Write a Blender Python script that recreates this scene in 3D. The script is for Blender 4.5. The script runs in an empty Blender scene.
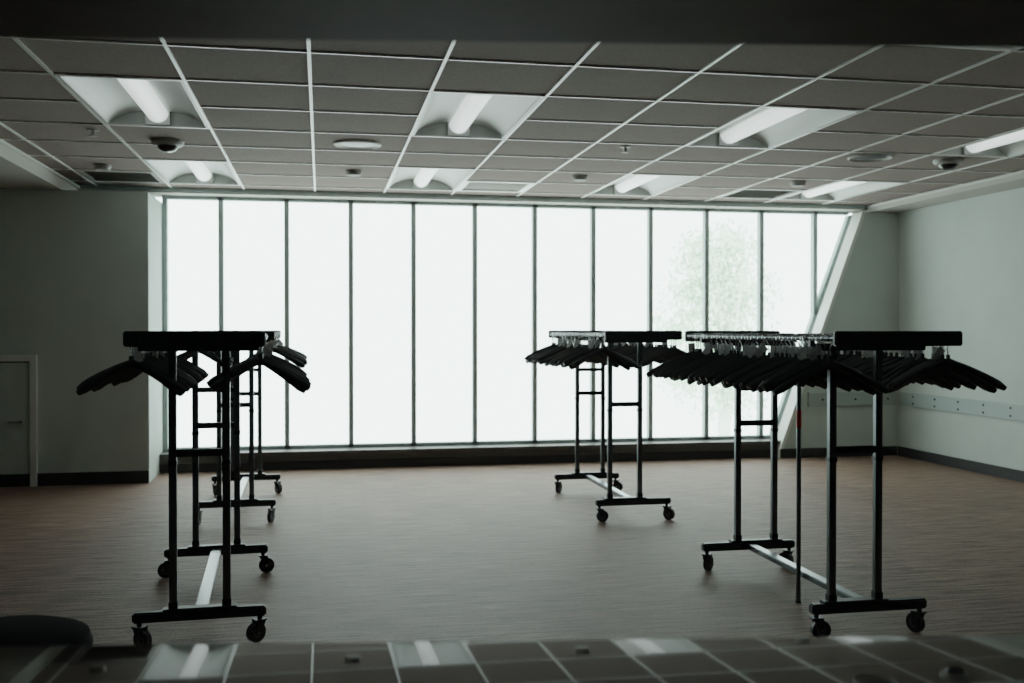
import bpy, bmesh, math, random
from mathutils import Vector, Matrix, Euler
random.seed(7)
scene = bpy.context.scene
scene.view_settings.view_transform = 'Filmic'
try: scene.view_settings.look = 'Medium Contrast'
except Exception: scene.view_settings.look = 'None'
scene.view_settings.exposure = -0.45
COL = scene.collection

# ------------------------------------------------------------ materials
def mat(name, color, rough=0.6, metal=0.0, spec=0.5, noise=0.0, nscale=20, bump=0.0, ior=None, emis=None, estr=0):
    m = bpy.data.materials.new(name); m.use_nodes = True
    nt = m.node_tree; b = nt.nodes['Principled BSDF']
    b.inputs['Base Color'].default_value = (*color, 1)
    b.inputs['Roughness'].default_value = rough
    b.inputs['Metallic'].default_value = metal
    b.inputs['Specular IOR Level'].default_value = spec
    if ior: b.inputs['IOR'].default_value = ior
    if emis:
        b.inputs['Emission Color'].default_value = (*emis, 1)
        b.inputs['Emission Strength'].default_value = estr
    if noise or bump:
        tc = nt.nodes.new('ShaderNodeTexCoord')
        n = nt.nodes.new('ShaderNodeTexNoise'); n.inputs['Scale'].default_value = nscale
        n.inputs['Detail'].default_value = 4
        nt.links.new(tc.outputs['Object'], n.inputs['Vector'])
        if noise:
            r = nt.nodes.new('ShaderNodeValToRGB')
            r.color_ramp.elements[0].position = 0.3; r.color_ramp.elements[1].position = 0.7
            r.color_ramp.elements[0].color = (*[c*(1-noise) for c in color], 1)
            r.color_ramp.elements[1].color = (*[min(1, c*(1+noise)) for c in color], 1)
            nt.links.new(n.outputs['Fac'], r.inputs['Fac'])
            nt.links.new(r.outputs['Color'], b.inputs['Base Color'])
        if bump:
            bp = nt.nodes.new('ShaderNodeBump'); bp.inputs['Strength'].default_value = bump
            bp.inputs['Distance'].default_value = 0.01
            nt.links.new(n.outputs['Fac'], bp.inputs['Height'])
            nt.links.new(bp.outputs['Normal'], b.inputs['Normal'])
    return m

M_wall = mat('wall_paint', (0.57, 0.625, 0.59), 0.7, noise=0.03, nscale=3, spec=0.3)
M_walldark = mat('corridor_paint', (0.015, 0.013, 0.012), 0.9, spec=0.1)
M_low_bounce = mat('side_wall_low_bounce', (0.14, 0.16, 0.155), 0.8, noise=0.05, nscale=3, spec=0.2)  # dark tone chosen to cut bounce light from the off-screen left wall
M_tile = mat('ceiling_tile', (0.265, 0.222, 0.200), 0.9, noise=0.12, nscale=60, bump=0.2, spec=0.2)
M_grid = mat('ceiling_grid_metal', (0.85, 0.85, 0.82), 0.35, spec=0.6)
M_soffit = mat('soffit_paint', (0.50, 0.49, 0.45), 0.7)
M_trim = mat('trim_light', (0.75, 0.76, 0.72), 0.5)
M_frame = mat('window_frame_metal_bloom', (0.42, 0.49, 0.48), 0.5, metal=0.1)  # metal colour lightened to stand in for window bloom
M_dark = mat('baseboard_rubber', (0.018, 0.018, 0.018), 0.6)
M_sill = mat('sill_metal', (0.10, 0.10, 0.095), 0.45, noise=0.1)
M_rail = mat('wall_guard', (0.40, 0.47, 0.46), 0.5)
M_black = mat('black_steel', (0.015, 0.020, 0.022), 0.4)  # black raised towards teal to imitate a hazy veil
M_post = mat('steel_tube', (0.15, 0.175, 0.18), 0.28, metal=0.85)
M_chrome = mat('chrome', (0.6, 0.62, 0.62), 0.2, metal=1.0)
M_rubber = mat('caster_rubber', (0.014, 0.018, 0.020), 0.5)  # rubber black with the same painted haze lift
M_hanger = mat('hanger_plastic', (0.016, 0.023, 0.026), 0.4)  # black plastic, lifted in colour to imitate haze
M_tag = mat('paper_tag', (0.75, 0.78, 0.78), 0.7)
M_red = mat('red_label', (0.7, 0.05, 0.03), 0.5)
M_refl = mat('fixture_reflector', (0.56, 0.59, 0.56), 0.4)
M_lamp = mat('lamp_diffuser', (0.9, 0.9, 0.9), 0.5, emis=(0.93, 1.0, 0.98), estr=1.2)
M_wood = mat('header_wood', (0.07, 0.036, 0.020), 0.6, noise=0.3, nscale=6, spec=0.2)
M_ledge = mat('polished_stone', (0.008, 0.006, 0.005), 0.03, ior=1.5, spec=0.22, noise=0.3, nscale=40)
M_vinyl = mat('black_vinyl', (0.003, 0.0035, 0.004), 0.8, spec=0.03)
M_leaf = mat('leaves_hazed', (0.70, 0.80, 0.67), 0.8, noise=0.08, nscale=2)  # near-white foliage: outdoor haze and overexposure put into the colour
M_bark = mat('bark_hazed', (0.74, 0.77, 0.72), 0.9, noise=0.08, nscale=8)  # paled like the foliage, haze painted into the colour
M_device = mat('device_plastic', (0.35, 0.35, 0.33), 0.5)
M_dome = mat('smoked_dome', (0.02, 0.02, 0.02), 0.1)
M_slot = mat('vent_dark', (0.05, 0.05, 0.05), 0.8)

# carpet
M_floor = bpy.data.materials.new('carpet_tiles'); M_floor.use_nodes = True
nt = M_floor.node_tree; N = nt.nodes; L = nt.links; b = N['Principled BSDF']
tc = N.new('ShaderNodeTexCoord')
mp = N.new('ShaderNodeMapping'); mp.inputs['Scale'].default_value = (2.6, 32, 1)
L.new(tc.outputs['Object'], mp.inputs['Vector'])
n1 = N.new('ShaderNodeTexNoise'); n1.inputs['Scale'].default_value = 1.0; n1.inputs['Detail'].default_value = 7
n1.inputs['Roughness'].default_value = 0.8
L.new(mp.outputs['Vector'], n1.inputs['Vector'])
n2 = N.new('ShaderNodeTexNoise'); n2.inputs['Scale'].default_value = 60; n2.inputs['Detail'].default_value = 5
n2.inputs['Roughness'].default_value = 0.8
L.new(tc.outputs['Object'], n2.inputs['Vector'])
ma = N.new('ShaderNodeMix'); ma.data_type = 'FLOAT'; ma.inputs[0].default_value = 0.3
L.new(n1.outputs['Fac'], ma.inputs[2]); L.new(n2.outputs['Fac'], ma.inputs[3])
r1 = N.new('ShaderNodeValToRGB')
r1.color_ramp.elements[0].position = 0.41; r1.color_ramp.elements[0].color = (0.070, 0.039, 0.027, 1)
r1.color_ramp.elements[1].position = 0.60; r1.color_ramp.elements[1].color = (0.42, 0.275, 0.205, 1)
L.new(ma.outputs[0], r1.inputs['Fac'])
bk = N.new('ShaderNodeTexBrick'); bk.inputs['Scale'].default_value = 1.0
bk.inputs['Brick Width'].default_value = 0.73; bk.inputs['Row Height'].default_value = 0.73
bk.inputs['Mortar Size'].default_value = 0.003; bk.offset = 0.5
bk.inputs['Color1'].default_value = (1, 1, 1, 1); bk.inputs['Color2'].default_value = (0.82, 0.82, 0.83, 1)
bk.inputs['Mortar'].default_value = (0.8, 0.8, 0.8, 1)
L.new(tc.outputs['Object'], bk.inputs['Vector'])
mx = N.new('ShaderNodeMix'); mx.data_type = 'RGBA'; mx.blend_type = 'MULTIPLY'; mx.inputs[0].default_value = 1
L.new(r1.outputs['Color'], mx.inputs[6]); L.new(bk.outputs['Color'], mx.inputs[7])
L.new(mx.outputs[2], b.inputs['Base Color'])
b.inputs['Roughness'].default_value = 0.55; b.inputs['Specular IOR Level'].default_value = 0.35
bp = N.new('ShaderNodeBump'); bp.inputs['Strength'].default_value = 0.6; bp.inputs['Distance'].default_value = 0.01
L.new(ma.outputs[0], bp.inputs['Height']); L.new(bp.outputs['Normal'], b.inputs['Normal'])

# glass
M_glass = bpy.data.materials.new('window_glass'); M_glass.use_nodes = True
nt = M_glass.node_tree; nt.nodes.clear()
o = nt.nodes.new('ShaderNodeOutputMaterial'); t = nt.nodes.new('ShaderNodeBsdfTransparent')
t.inputs['Color'].default_value = (0.96, 0.99, 0.98, 1)
g = nt.nodes.new('ShaderNodeBsdfGlossy'); g.inputs['Roughness'].default_value = 0.02
mi = nt.nodes.new('ShaderNodeMixShader'); mi.inputs[0].default_value = 0.04
nt.links.new(t.outputs[0], mi.inputs[1]); nt.links.new(g.outputs[0], mi.inputs[2]); nt.links.new(mi.outputs[0], o.inputs[0])

# ------------------------------------------------------------ mesh builder
class MB:
    def __init__(self): self.v = []; self.f = []; self.mi = []; self.sm = []; self.mats = []
    def m(self, material):
        if material not in self.mats: self.mats.append(material)
        return self.mats.index(material)
    def raw(self, vs, fs, material, smooth=False, M=None):
        o = len(self.v); k = self.m(material)
        for p in vs:
            p = Vector(p)
            if M is not None: p = M @ p
            self.v.append(tuple(p))
        for f in fs:
            self.f.append(tuple(i+o for i in f)); self.mi.append(k); self.sm.append(smooth)
    def box(self, x0, x1, y0, y1, z0, z1, material, M=None, bev=0.0):
        if bev > 0:
            bm = bmesh.new(); bmesh.ops.create_cube(bm, size=1)
            for v in bm.verts:
                v.co = Vector(((x0+x1)/2+v.co.x*(x1-x0), (y0+y1)/2+v.co.y*(y1-y0), (z0+z1)/2+v.co.z*(z1-z0)))
            bmesh.ops.bevel(bm, geom=bm.edges[:], offset=bev, segments=2, affect='EDGES')
            bm.verts.index_update()
            self.raw([v.co.copy() for v in bm.verts], [[v.index for v in f.verts] for f in bm.faces], material, False, M)
            bm.free(); return
        vs = [(x0,y0,z0),(x1,y0,z0),(x1,y1,z0),(x0,y1,z0),(x0,y0,z1),(x1,y0,z1),(x1,y1,z1),(x0,y1,z1)]
        fs = [(0,3,2,1),(4,5,6,7),(0,1,5,4),(1,2,6,5),(2,3,7,6),(3,0,4,7)]
        self.raw(vs, fs, material, False, M)
    def tube(self, pts, rad, material, n=10, M=None, up=(0,0,1), caps=True):
        pts = [Vector(p) for p in pts]; vs = []; fs = []
        for i, p in enumerate(pts):
            d = (pts[min(i+1, len(pts)-1)] - pts[max(i-1, 0)]).normalized()
            u = Vector(up)
            if abs(d.dot(u)) > 0.97: u = Vector((1, 0, 0)) if abs(d.x) < 0.9 else Vector((0, 1, 0))
            s = d.cross(u).normalized(); w = s.cross(d).normalized()
            r = rad[i] if isinstance(rad, (list, tuple)) else rad
            ra, rb = r if isinstance(r, (list, tuple)) else (r, r)
            for k in range(n):
                a = 2*math.pi*k/n
                vs.append(p + s*math.cos(a)*ra + w*math.sin(a)*rb)
        for i in range(len(pts)-1):
            for k in range(n):
                k2 = (k+1) % n
                fs.append((i*n+k, i*n+k2, (i+1)*n+k2, (i+1)*n+k))
        if caps:
            fs.append(tuple(range(n-1, -1, -1))); fs.append(tuple((len(pts)-1)*n+k for k in range(n)))
        self.raw(vs, fs, material, True, M)
    def lathe(self, prof, material, n=28, M=None):
        vs = []; fs = []
        for r, z in prof:
            for k in range(n):
                a = 2*math.pi*k/n; vs.append((r*math.cos(a), r*math.sin(a), z))
        for i in range(len(prof)-1):
            for k in range(n):
                k2 = (k+1) % n; fs.append((i*n+k, i*n+k2, (i+1)*n+k2, (i+1)*n+k))
        fs.append(tuple(range(n-1, -1, -1))); fs.append(tuple((len(prof)-1)*n+k for k in range(n)))
        self.raw(vs, fs, material, True, M)
    def obj(self, name, parent=None, loc=None, rotz=0, recalc=True):
        me = bpy.data.meshes.new(name)
        me.from_pydata(self.v, [], self.f)
        for m_ in self.mats: me.materials.append(m_)
        for i, p in enumerate(me.polygons):
            p.material_index = self.mi[i]; p.use_smooth = self.sm[i]
        if recalc:
            bm = bmesh.new(); bm.from_mesh(me); bmesh.ops.recalc_face_normals(bm, faces=bm.faces[:]); bm.to_mesh(me); bm.free()
        try: me.set_sharp_from_angle(angle=math.radians(45))
        except Exception: pass
        o = bpy.data.objects.new(name, me); COL.objects.link(o)
        if parent: o.parent = parent
        if loc: o.location = loc
        o.rotation_euler = (0, 0, rotz)
        return o
def box(name, x0, x1, y0, y1, z0, z1, m, parent=None, bev=0):
    b_ = MB(); b_.box(x0, x1, y0, y1, z0, z1, m, None, bev); return b_.obj(name, parent)
def empty(name, loc=(0,0,0), rz=0):
    e = bpy.data.objects.new(name, None); COL.objects.link(e); e.location = loc; e.rotation_euler = (0,0,rz)
    e.empty_display_size = 0.2; return e

# ------------------------------------------------------------ room shell
XL, XR = -4.0, 6.8
CZ = 2.99
box('floor', XL-0.2, XR+0.2, -2.2, 11.4, -0.15, 0, M_floor)
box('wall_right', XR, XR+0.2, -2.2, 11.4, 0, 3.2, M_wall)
box('wall_left', XL-0.2, XL, -2.2, 11.4, 0, 3.2, M_low_bounce)  # out of view; darkened so the left side gets less bounce
box('wall_rear', XL, XR, -2.2, -2.0, 0, 3.2, M_walldark)
box('light_block_slab', XL-0.2, XR+0.2, -2.2, 11.4, 3.2, 3.35, M_soffit)  # unseen slab added above the tiles to block world light
XW0 = -1.66
box('wall_back_left', XL, XW0, 10.3, 11.4, 0, 2.85, M_wall)
b_ = MB()
pf = [(5.27, 0), (XR, 0), (XR, 2.9), (6.35, 2.9)]
vs = [(x, 10.9, z) for x, z in pf] + [(x, 11.34, z) for x, z in pf]
b_.raw(vs, [(0,1,2,3), (7,6,5,4), (0,4,5,1), (1,5,6,2), (2,6,7,3), (3,7,4,0)], M_wall)
b_.obj('wall_back_right')
b_ = MB()
dx, dz = 6.35-5.27, 2.9
ln = math.hypot(dx, dz); nx, nz = -dz/ln, dx/ln
w = 0.045
p = [(5.27, 0.0), (6.35, 2.9), (6.35+nx*w, 2.9), (5.27+nx*w, 0.0)]
vs = [(x, 10.88, z) for x, z in p] + [(x, 11.1, z) for x, z in p]
b_.raw(vs, [(0,1,2,3), (7,6,5,4), (0,4,5,1), (1,5,6,2), (2,6,7,3), (3,7,4,0)], M_trim)
b_.obj('trim_1')

# ceiling: tiles + grid
T = 0.734; GX0 = -0.06; GY0 = 6.21
CX0, CX1, CY0, CY1 = -2.45, 6.41, 1.7, 10.95
lights = [(GX0+i*T, GY0+j*T) for i in (-2, 1, 4, 7) for j in (-4, 0, 4)]
vents = [(GX0-3*T, GY0+5*T, 0), (GX0+2*T, GY0+5*T, 1), (GX0+6*T, GY0+5*T, 0)]
def is_light(xc, yc):
    return any(x < xc < x+T and y < yc < y+2*T for x, y in lights)
def is_vent(xc, yc):
    return any(x < xc < x+T and y < yc < y+T for x, y, _ in vents)
xs = sorted([CX0, CX1] + [GX0+i*T for i in range(-12, 14) if CX0 < GX0+i*T < CX1])
ys = sorted([CY0, CY1] + [GY0+i*T for i in range(-12, 14) if CY0 < GY0+i*T < CY1])
tb = MB(); gb = MB()
for i in range(len(xs)-1):
    for j in range(len(ys)-1):
        x0, x1, y0, y1 = xs[i], xs[i+1], ys[j], ys[j+1]
        cx, cy = (x0+x1)/2, (y0+y1)/2
        if not (is_light(cx, cy) or is_vent(cx, cy)):
            tb.box(x0+0.004, x1-0.004, y0+0.004, y1-0.004, CZ, CZ+0.02, M_tile)
        if not (is_light(cx, y0-0.05) and is_light(cx, y0+0.05) and is_light(cx, y0+0.001)) :
            gb.box(x0, x1, y0-0.009, y0+0.009, CZ-0.008, CZ+0.001, M_grid)
for x in xs[1:-1]:
    gb.box(x-0.0105, x+0.0105, CY0, CY1, CZ-0.010, CZ+0.0005, M_grid)
tb.obj('ceiling')
gb.obj('ceiling_grid')
box('ceiling_soffit_left', XL, CX0, -2.0, 11.3, 2.855, 3.19, M_soffit)
box('ceiling_soffit_right', CX1, XR, -2.0, 11.3, 2.905, 3.19, M_soffit)
box('ceiling_soffit_back', CX0, CX1, CY1, 11.38, 2.935, 3.19, M_soffit)
box('ceiling_soffit_front', CX0, CX1, -2.0, CY0, 2.9, 3.19, M_walldark)
box('trim_2', CX0, CX1, CY1-0.03, CY1-0.001, 2.95, 2.988, M_frame)
box('trim_3', CX0+0.001, CX0+0.03, 2.0, CY1-0.04, 2.955, 2.975, M_trim)
box('trim_4', CX1-0.03, CX1-0.001, 2.0, CY1-0.04, 2.955, 2.975, M_trim)

# light fixtures
for x, y in lights:
    e = empty('ceiling_light_fixture', (x, y, CZ))
    fb = MB(); W = T; D = 2*T
    half = [(0.0, -0.008), (0.03, -0.008), (0.035, 0.01), (0.10, 0.055), (0.18, 0.085), (0.27, 0.10)]
    prof = half + [(W-a, h) for a, h in reversed(half)]
    vs = [(a, 0.02, h) for a, h in prof] + [(a, D-0.02, h) for a, h in prof]; n = len(prof)
    fb.raw(vs, [(k, k+1, n+k+1, n+k) for k in range(n-1)], M_refl, False)
    for yy in (0.02, D-0.02):
        fb.raw([(a, yy, h) for a, h in prof], [tuple(range(n))], M_refl)
    fb.box(0, W, 0, 0.03, -0.010, 0.0, M_grid); fb.box(0, W, D-0.03, D, -0.010, 0.0, M_grid)
    fb.obj('reflector_housing', e, recalc=False)
    lb = MB(); vs = []; r = 0.075; seg = 10
    for yy in (0.05, D-0.05):
        for k in range(seg+1):
            a = math.pi*k/seg
            vs.append((W/2 - r*math.cos(a), yy, 0.085 - r*0.95*math.sin(a)))
    fs = [(k, k+1, seg+2+k, seg+1+k) for k in range(seg)]
    fs += [tuple(range(seg+1)), tuple(range(seg+1, 2*seg+2))]
    lb.raw(vs, fs, M_lamp, True); lb.obj('lamp_diffuser', e)
    eb = MB()
    for yy in (0.03, D-0.05):
        eb.box(W/2-0.085, W/2+0.085, yy-0.005, yy+0.025, 0.0, 0.1, M_refl)
    eb.obj('lamp_brackets', e)

for x, y, kind in vents:
    e = empty('air_vent', (x, y, CZ)); vb = MB()
    mm = M_grid if kind else M_device
    for a in (0.0, T-0.06): vb.box(a, a+0.06, 0, T, -0.008, 0.01, mm)
    for a in (0.0, T-0.06): vb.box(0.06, T-0.06, a, a+0.06, -0.008, 0.01, mm)
    vb.box(0.06, T-0.06, 0.06, T-0.06, 0.07, 0.08, M_refl if kind else M_slot)
    k = 0.09
    while k < T-0.08:
        R = Matrix.Translation((0, k, 0.02)) @ Matrix.Rotation(math.radians(-35 if kind else 35), 4, 'X')
        vb.box(0.06, T-0.06, -0.02, 0.02, -0.002, 0.002, mm, R); k += 0.055
    vb.obj('grille', e)

# ceiling devices
for x, y, r in [(0.29, 8.1, 0.19), (4.64, 7.88, 0.19)]:
    s = MB(); m_ = M_trim if x < 2 else M_device
    s.lathe([(r, 0), (r, -0.012), (r*0.93, -0.02), (r*0.85, -0.012), (r*0.8, -0.006)], m_)
    s.lathe([(r*0.8, -0.004), (r*0.5, -0.012), (0.001, -0.016)], M_refl if x < 2 else M_slot)
    s.obj('ceiling_speaker', None, (x, y, CZ-0.001))
for x, y in [(-1.18, 8.25), (5.39, 7.89)]:
    s = MB()
    s.lathe([(0.125, 0), (0.125, -0.02), (0.11, -0.04), (0.08, -0.045)], M_device)
    s.lathe([(0.08, -0.045), (0.075, -0.06), (0.055, -0.08), (0.03, -0.09), (0.001, -0.092)], M_dome)
    s.obj('dome_camera', None, (x, y, CZ-0.001))
for x, y in [(-1.66, 7.9), (2.43, 7.82)]:
    s = MB()
    s.lathe([(0.045, 0), (0.04, -0.008), (0.012, -0.01), (0.010, -0.04), (0.03, -0.045), (0.03, -0.05), (0.001, -0.052)], M_device)
    s.obj('fire_sprinkler', None, (x, y, CZ-0.001))
for x, y in [(-1.93, 9.56), (0.304, 9.48), (2.46, 9.38), (4.71, 9.35)]:
    s = MB()
    s.lathe([(0.075, 0), (0.075, -0.02), (0.06, -0.045), (0.02, -0.052), (0.001, -0.052)], M_device)
    s.obj('smoke_detector', None, (x, y, CZ-0.001))

# window wall
wy0, wy1 = 11.19, 11.27
mull = [-1.06+0.693*k for k in range(10)]
e = empty('window_1'); fb = MB()
SL = lambda x: max(0.2, (x-5.27)/1.08*2.9)
for x in mull:
    fb.box(x-0.025, x+0.025, wy0, wy1, 0.2, 2.934, M_frame)
x = 5.87; fb.box(x-0.025, x+0.025, wy0, wy1, SL(x)+0.08, 2.934, M_frame)
fb.box(XW0+0.001, XW0+0.05, wy0-0.02, wy1, 0.2, 2.934, M_frame)
fb.box(XW0+0.05, 6.3, wy0, wy1, 2.90, 2.934, M_frame)
fb.box(XW0+0.05, 5.3, wy0, wy1, 0.2, 0.235, M_frame)
w = 0.05
p = [(5.27+nx*0.001+0.07, 0.2), (6.35, 2.89), (6.35+nx*w, 2.89), (5.34+nx*w, 0.2)]
vs = [(a, wy0, z) for a, z in p] + [(a, wy1, z) for a, z in p]
fb.raw(vs, [(0,1,2,3), (7,6,5,4), (0,4,5,1), (1,5,6,2), (2,6,7,3), (3,7,4,0)], M_frame)
fb.obj('mullions', e)
gl = MB(); gl.raw([(XW0+0.02, 11.23, 0.22), (5.35, 11.23, 0.22), (6.34, 11.23, 2.9), (XW0+0.02, 11.23, 2.9)], [(0,1,2,3)], M_glass)
gl.obj('glass', e)
sb = MB()
sb.box(XW0, 5.34, 10.98, 11.34, 0.0, 0.165, M_sill)
sb.box(XW0, 5.34, 10.93, 11.34, 0.165, 0.199, M_sill)
sb.obj('window_sill')
box('baseboard_window', XW0, 5.27, 10.955, 10.979, 0, 0.09, M_dark)
box('baseboard_back_left', XL, XW0, 10.275, 10.299, 0, 0.12, M_dark)
box('baseboard_back_right', 5.27, XR-0.03, 10.875, 10.899, 0, 0.11, M_dark)
box('baseboard_right', XR-0.025, XR-0.001, 2.2, 10.87, 0, 0.11, M_dark)
box('baseboard_left', XL+0.001, XL+0.025, 3.8, 10.27, 0, 0.11, M_dark)

wg = MB()
wg.box(5.62, XR-0.04, 10.872, 10.899, 0.60, 0.76, M_rail, bev=0.006)
wg.box(XR-0.028, XR-0.001, 2.4, 10.868, 0.60, 0.76, M_rail, bev=0.006)
k = 3.0
while k < 10.8:
    for zz in (0.64, 0.72):
        wg.tube([(XR-0.034, k, zz), (XR-0.027, k, zz)], 0.013, M_black, 8)
    k += 0.42
k = 5.8
while k < 6.7:
    wg.tube([(k, 10.866, 0.68), (k, 10.874, 0.68)], 0.013, M_black, 8); k += 0.42
wg.obj('wall_guard_rail')

# access door
d = empty('door_1'); db = MB()
db.box(-3.49, -2.752, 10.28, 10.298, 0.01, 1.185, M_wall, bev=0.004)
db.box(-3.50, -2.74, 10.294, 10.299, 0.0, 1.20, M_slot)
db.obj('door_leaf', d); db = MB()
db.box(-3.56, -3.50, 10.255, 10.299, 0, 1.26, M_trim); db.box(-2.74, -2.68, 10.255, 10.299, 0, 1.26, M_trim)
db.box(-3.50, -2.74, 10.255, 10.299, 1.20, 1.26, M_trim); db.obj('door_frame', d)
db = MB(); db.tube([(-2.82, 10.28, 0.62), (-2.82, 10.235, 0.62)], 0.014, M_chrome, 10)
db.tube([(-2.82, 10.24, 0.62), (-2.93, 10.235, 0.62)], 0.009, M_chrome, 8); db.obj('door_handle', d)

# front wall with service-counter opening (camera stands behind it)
yaw = math.radians(-8.8)
def FR(d): return Matrix.Translation((d*0.1876, d*0.9822, 0)) @ Matrix.Rotation(yaw, 4, 'Z')
F = FR(1.61)
fb = MB()
fb.box(-4.35, -1.7, -0.30, 0.0, 0.001, 2.84, M_walldark, F)
fb.box(2.0, 6.35, -0.30, 0.0, 0.001, 2.84, M_walldark, F)
fb.box(-1.7, 2.0, -0.26, -0.04, 0.001, 0.93, M_walldark, F)
fb.box(-1.7, 2.0, -0.30, 0.0, 2.06, 2.84, M_walldark, F)
fb.obj('wall_front')
fb = MB(); fb.box(-1.7, 2.0, -0.30, 0.0, 1.960, 2.059, M_wood, F, bev=0.006)
fb.obj('trim_header')
P = FR(1.61) @ Matrix.Translation((0, 0, 1.0)) @ Matrix.Rotation(math.radians(-2.1), 4, 'X')
fb = MB(); fb.box(-1.69, 1.99, -0.42, 0.0, -0.04, 0.0, M_ledge, P, bev=0.006)
fb.obj('polished_countertop')

# ------------------------------------------------------------ garment racks
def caster(mb, x, y, ang, sc=1.0):
    Mx = Matrix.Translation((x, y, 0)) @ Matrix.Rotation(ang, 4, 'Z')
    r = 0.047
    mb.tube([(-0.014, 0.022, r), (0.014, 0.022, r)], r, M_rubber, 20, Mx)
    mb.tube([(-0.0155, 0.022, r), (0.0155, 0.022, r)], r*0.55, M_post, 14, Mx)
    for s in (-1, 1):
        vs = []
        for yy, zz in [(0.035, r-0.012), (0.01, r-0.012), (-0.022, 0.105), (0.028, 0.105)]:
            vs += [(s*0.018, yy, zz), (s*0.022, yy, zz)]
        mb.raw(vs, [(0,2,4,6), (1,7,5,3), (0,1,3,2), (2,3,5,4), (4,5,7,6), (6,7,1,0)], M_black, False, Mx)
    mb.box(-0.024, 0.024, -0.026, 0.03, 0.1, 0.108, M_black, Mx)
    mb.tube([(0, 0, 0.105), (0, 0, 0.125)], 0.012, M_black, 10, Mx)
    mb.tube([(-0.025, 0.022, r), (0.025, 0.022, r)], 0.006, M_chrome, 8, Mx)

A = 0.70; TA = 0.95; BW = 0.275; RW = 0.285; PW = 0.122; RZ = 1.462
def rack(loc, rz, seed, tw=RW, po=(0, 0)):
    rnd = random.Random(seed)
    e = empty('garment_rack', (loc[0], loc[1], 0), rz)
    offs = {-1: po[0], 1: po[1]}
    b_ = MB()
    for s in (-1, 1):
        b_.box(-BW-0.03, BW+0.03, s*A-0.026, s*A+0.026, 0.125, 0.175, M_black, bev=0.008)
        b_.box(-0.17+offs[s], 0.17+offs[s], s*A-0.03, s*A+0.03, 0.172, 0.186, M_black, bev=0.004)
    b_.obj('base_crossbars', e)
    b_ = MB(); b_.box(-0.03, 0.03, -A+0.03, A-0.03, 0.135, 0.168, M_post, bev=0.005); b_.obj('base_spine', e)
    b_ = MB()
    for s in (-1, 1):
        for t in (-1, 1):
            x = t*PW+offs[s]
            b_.box(x-0.018, x+0.018, s*A-0.018, s*A+0.018, 0.18, 1.405, M_post, bev=0.005)
            b_.box(x-0.021, x+0.021, s*A-0.021, s*A+0.021, 0.18, 0.22, M_black, bev=0.003)
            b_.box(x-0.020, x+0.020, s*A-0.020, s*A+0.020, 0.86, 0.885, M_black, bev=0.003)
    b_.obj('posts', e)
    b_ = MB()
    for s in (-1, 1):
        b_.box(-PW+offs[s], PW+offs[s], s*A-0.013, s*A+0.013, 0.90, 0.935, M_black, bev=0.004)
        if s > 0: b_.box(-PW+offs[s], PW+offs[s], s*A-0.013, s*A+0.013, 1.12, 1.15, M_black, bev=0.004)
    b_.obj('rungs', e)
    b_ = MB()
    for s in (-1, 1):
        b_.box(-tw+0.01, tw-0.01, s*A-0.018, s*A+0.018, 1.40, 1.435, M_black, bev=0.004)
        b_.box(-tw-0.02, tw+0.02, s*TA-0.015, s*TA+0.015, 1.425, 1.495, M_black, bev=0.006)
        for t in (-1, 1):
            b_.box(t*tw-0.012, t*tw+0.012, s*A-0.012, s*A+0.012, 1.42, RZ, M_black)
    b_.obj('top_crossbars', e)
    b_ = MB()
    for t in (-1, 1): b_.tube([(t*tw, -TA, RZ), (t*tw, TA, RZ)], 0.014, M_post, 12)
    b_.obj('hanging_rails', e)
    b_ = MB()
    for s in (-1, 1):
        for t in (-1, 1): caster(b_, t*BW, s*A, rnd.uniform(-math.pi, math.pi))
    b_.obj('casters', e)
    return e

def hanger(mb, M, half=0.30):
    r = 0.021; c = -0.004
    pts = [(0, 0, -0.115), (0, 0, -0.07), (0, 0, -0.040)]
    for a in (-60, -25, 10, 45, 80, 115, 150, 185, 215):
        pts.append((r*math.cos(math.radians(a)), 0, c + r*math.sin(math.radians(a))))
    mb.tube(pts, 0.0028, M_chrome, 5, M, up=(0, 1, 0))
    P = []; R = []
    K = 8
    for i in range(-K, K+1):
        s = abs(i)/K; sg = 1 if i > 0 else -1
        x = sg*half*s
        z = -0.112 - 0.085*s - 0.05*s**1.6
        y = 0.028*s*s
        P.append((x, y, z))
        rb = 0.013 + 0.009*s; ra = 0.008 + 0.013*s
        if abs(i) == K: rb *= 0.6; ra *= 0.6
        if i == 0: rb = 0.019
        R.append((ra, rb))
    mb.tube(P, R, M_hanger, 8, M)
    mb.tube([(0, 0, -0.108), (0, 0, -0.080)], 0.009, M_hanger, 8, M)

def hangers(parent, seed, specs, tags, tw=RW, half=0.262):
    rnd = random.Random(seed); mb = MB()
    for side, y0, y1, n in specs:
        for i in range(n):
            y = y0 + (y1-y0)*(i+rnd.uniform(-0.25, 0.25))/max(1, n-1)
            y = max(-TA+0.05, min(TA-0.05, y))
            if abs(abs(y)-A) < 0.03: y += 0.045
            M = (Matrix.Translation((side*tw, y, RZ)) @ Matrix.Rotation(math.radians(rnd.gauss(0, 5)), 4, 'Z')
                 @ Matrix.Rotation(math.radians(rnd.gauss(0, 2.0)), 4, 'Y') @ Matrix.Rotation(math.radians(rnd.gauss(0, 3)), 4, 'X'))
            if rnd.random() < 0.5: M = M @ Matrix.Rotation(math.pi, 4, 'Z')
            hanger(mb, M, half)
            if rnd.random() < tags:
                Mt = M @ Matrix.Translation((0, -0.012, -0.06)) @ Matrix.Rotation(math.radians(rnd.uniform(-50, 50)), 4, 'Y') @ Matrix.Rotation(math.radians(rnd.uniform(-25, 25)), 4, 'Z')
                mb.box(-0.022, 0.022, -0.001, 0.001, -0.06, 0.014, M_tag, Mt)
    return mb.obj('coat_hangers', parent, recalc=False)

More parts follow.
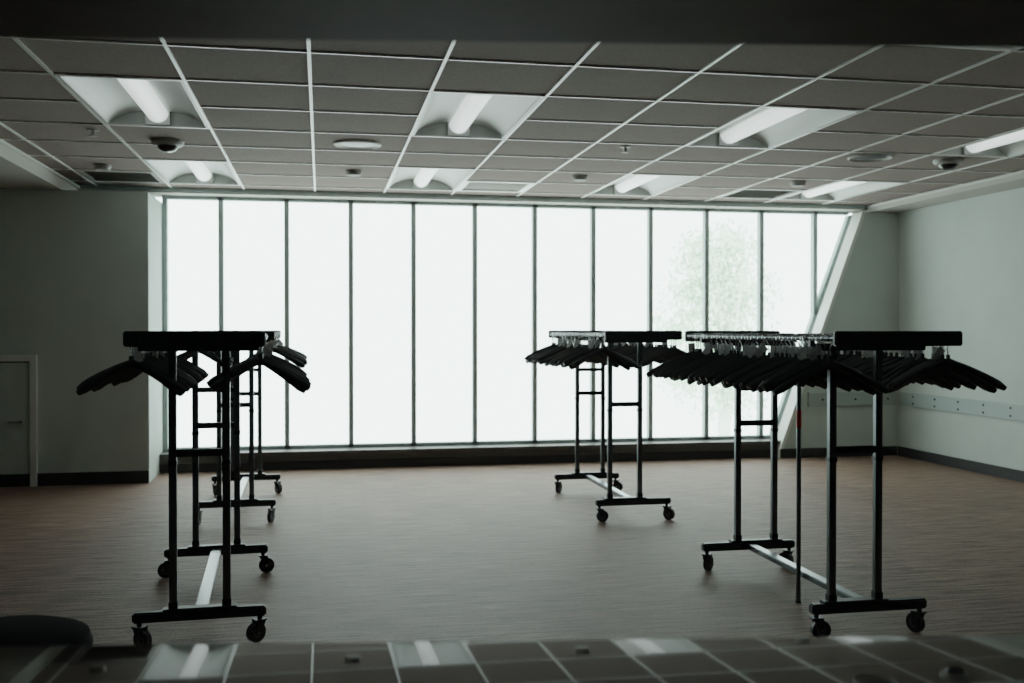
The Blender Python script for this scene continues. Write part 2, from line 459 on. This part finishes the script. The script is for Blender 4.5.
def rz_from(p0, p1):
    return -math.atan2(p1[0]-p0[0], p1[1]-p0[1])
def place(p0, p1, seed, specs, tags, po=(0, 0), half=0.262, tw=RW):
    c = ((p0[0]+p1[0])/2, (p0[1]+p1[1])/2); rz = rz_from(p0, p1)
    e = rack(c, rz, seed, po=po, tw=tw); hangers(e, seed+50, specs, tags, half=half, tw=tw)
    return e
place((-0.568, 4.95), (-0.63, 6.33), 1, [(-1, -0.86, 0.75, 20), (1, -0.66, 0.88, 28)], 0.25, half=0.232)
place((-0.655, 8.0), (-0.675, 9.45), 2, [(-1, -0.8, 0.2, 8), (1, -0.85, 0.85, 30)], 0.2, half=0.24)
R1 = place((2.63, 4.47), (2.63, 5.87), 3, [(-1, -0.88, 0.9, 42), (1, -0.88, 0.9, 42)], 0.6, po=(-0.075, 0.05), half=0.285, tw=0.305)
place((2.41, 7.5), (2.41, 8.97), 4, [(-1, -0.88, 0.9, 38), (1, -0.88, 0.9, 34)], 0.3, po=(-0.07, 0.03))

# extra support leg with red label on the near right rack
pb = MB()
pb.tube([(0, 0, 0.0), (0, 0, 0.010)], 0.015, M_rubber, 12)
pb.tube([(0, 0, 0.01), (0, 0, 1.22)], 0.0125, M_post, 12)
pb.tube([(0, 0, 0.96), (0, 0, 1.06)], 0.0135, M_red, 12)
pb.obj('support_leg', R1, (-0.05, -0.07, 0))

# stool at near left
sb = MB(); q = 0.72; hs = 0.15
sb.lathe([(r_*q, z_+hs) for r_, z_ in [(0.001, 0.36), (0.30, 0.36), (0.345, 0.375), (0.355, 0.405), (0.34, 0.435), (0.28, 0.45), (0.001, 0.455)]], M_vinyl, 40)
sb.lathe([(0.03, 0.06), (0.03, 0.36+hs)], M_chrome, 16)
for k in range(5):
    a = 2*math.pi*k/5
    sb.tube([(0, 0, 0.09), (0.22*math.cos(a), 0.22*math.sin(a), 0.06)], 0.016, M_black, 8)
    sb.tube([(0.22*math.cos(a)-0.012, 0.22*math.sin(a), 0.028), (0.22*math.cos(a)+0.012, 0.22*math.sin(a), 0.028)], 0.028, M_rubber, 14)
sb.obj('swivel_stool', None, (-0.935, 3.18, 0))

# tree outside
tb = MB(); rnd = random.Random(5)
tb.tube([(10.6, 25, -6), (10.5, 25, -1), (10.7, 25.1, 1.2), (10.4, 25, 3)], [0.2, 0.16, 0.12, 0.05], M_bark, 10)
for k in range(9):
    a = rnd.uniform(0, 6.28); qq = rnd.uniform(0.6, 1.5)
    tb.tube([(10.6, 25, rnd.uniform(0, 2)), (10.5+math.cos(a)*qq, 25+math.sin(a)*qq, rnd.uniform(2, 4))], [0.06, 0.015], M_bark, 6)
blobs = [(10.3, 25, 3.0, 1.1), (11.0, 25.3, 2.3, 1.0), (9.6, 24.8, 2.5, 0.8), (10.7, 25, 3.7, 0.7), (10.1, 25, 1.2, 0.9), (11.3, 25, 0.8, 0.8), (9.8, 25, 3.6, 0.5), (9.2, 25, 1.4, 0.7), (10.6, 25, -0.2, 0.9), (9.4, 25, 0.2, 0.6)]
for bx, by, bz, br in blobs:
    for k in range(int(800*br*br)+60):
        v = Vector((rnd.gauss(0, 1), rnd.gauss(0, 1), rnd.gauss(0, 1))).normalized()*br*rnd.uniform(0.2, 1.25)
        Mx = Matrix.Translation((bx+v.x, by+v.y, bz+v.z)) @ Euler((rnd.uniform(0, 6), rnd.uniform(0, 6), rnd.uniform(0, 6))).to_matrix().to_4x4()
        s = rnd.uniform(0.05, 0.10)
        tb.raw([(-s, 0, 0), (0, -s*0.5, 0.01), (s, 0, 0), (0, s*0.5, 0.01)], [(0,1,2,3)], M_leaf, False, Mx)
tb.obj('tree', recalc=False)

# ------------------------------------------------------------ world
w = bpy.data.worlds.new('overcast'); scene.world = w; w.use_nodes = True
bg = w.node_tree.nodes['Background']
bg.inputs[0].default_value = (0.87, 1.0, 0.965, 1); bg.inputs[1].default_value = 5.8

# ------------------------------------------------------------ camera
cam = bpy.data.cameras.new('camera'); co = bpy.data.objects.new('camera', cam); COL.objects.link(co)
cam.sensor_width = 36; cam.lens = 35.16
co.location = (0, 0, 1.5)
co.rotation_euler = (math.radians(90-0.66), 0, math.radians(-10.81))
cam.dof.use_dof = True; cam.dof.focus_distance = 5.2; cam.dof.aperture_fstop = 2.8
cam.clip_end = 200
scene.camera = co
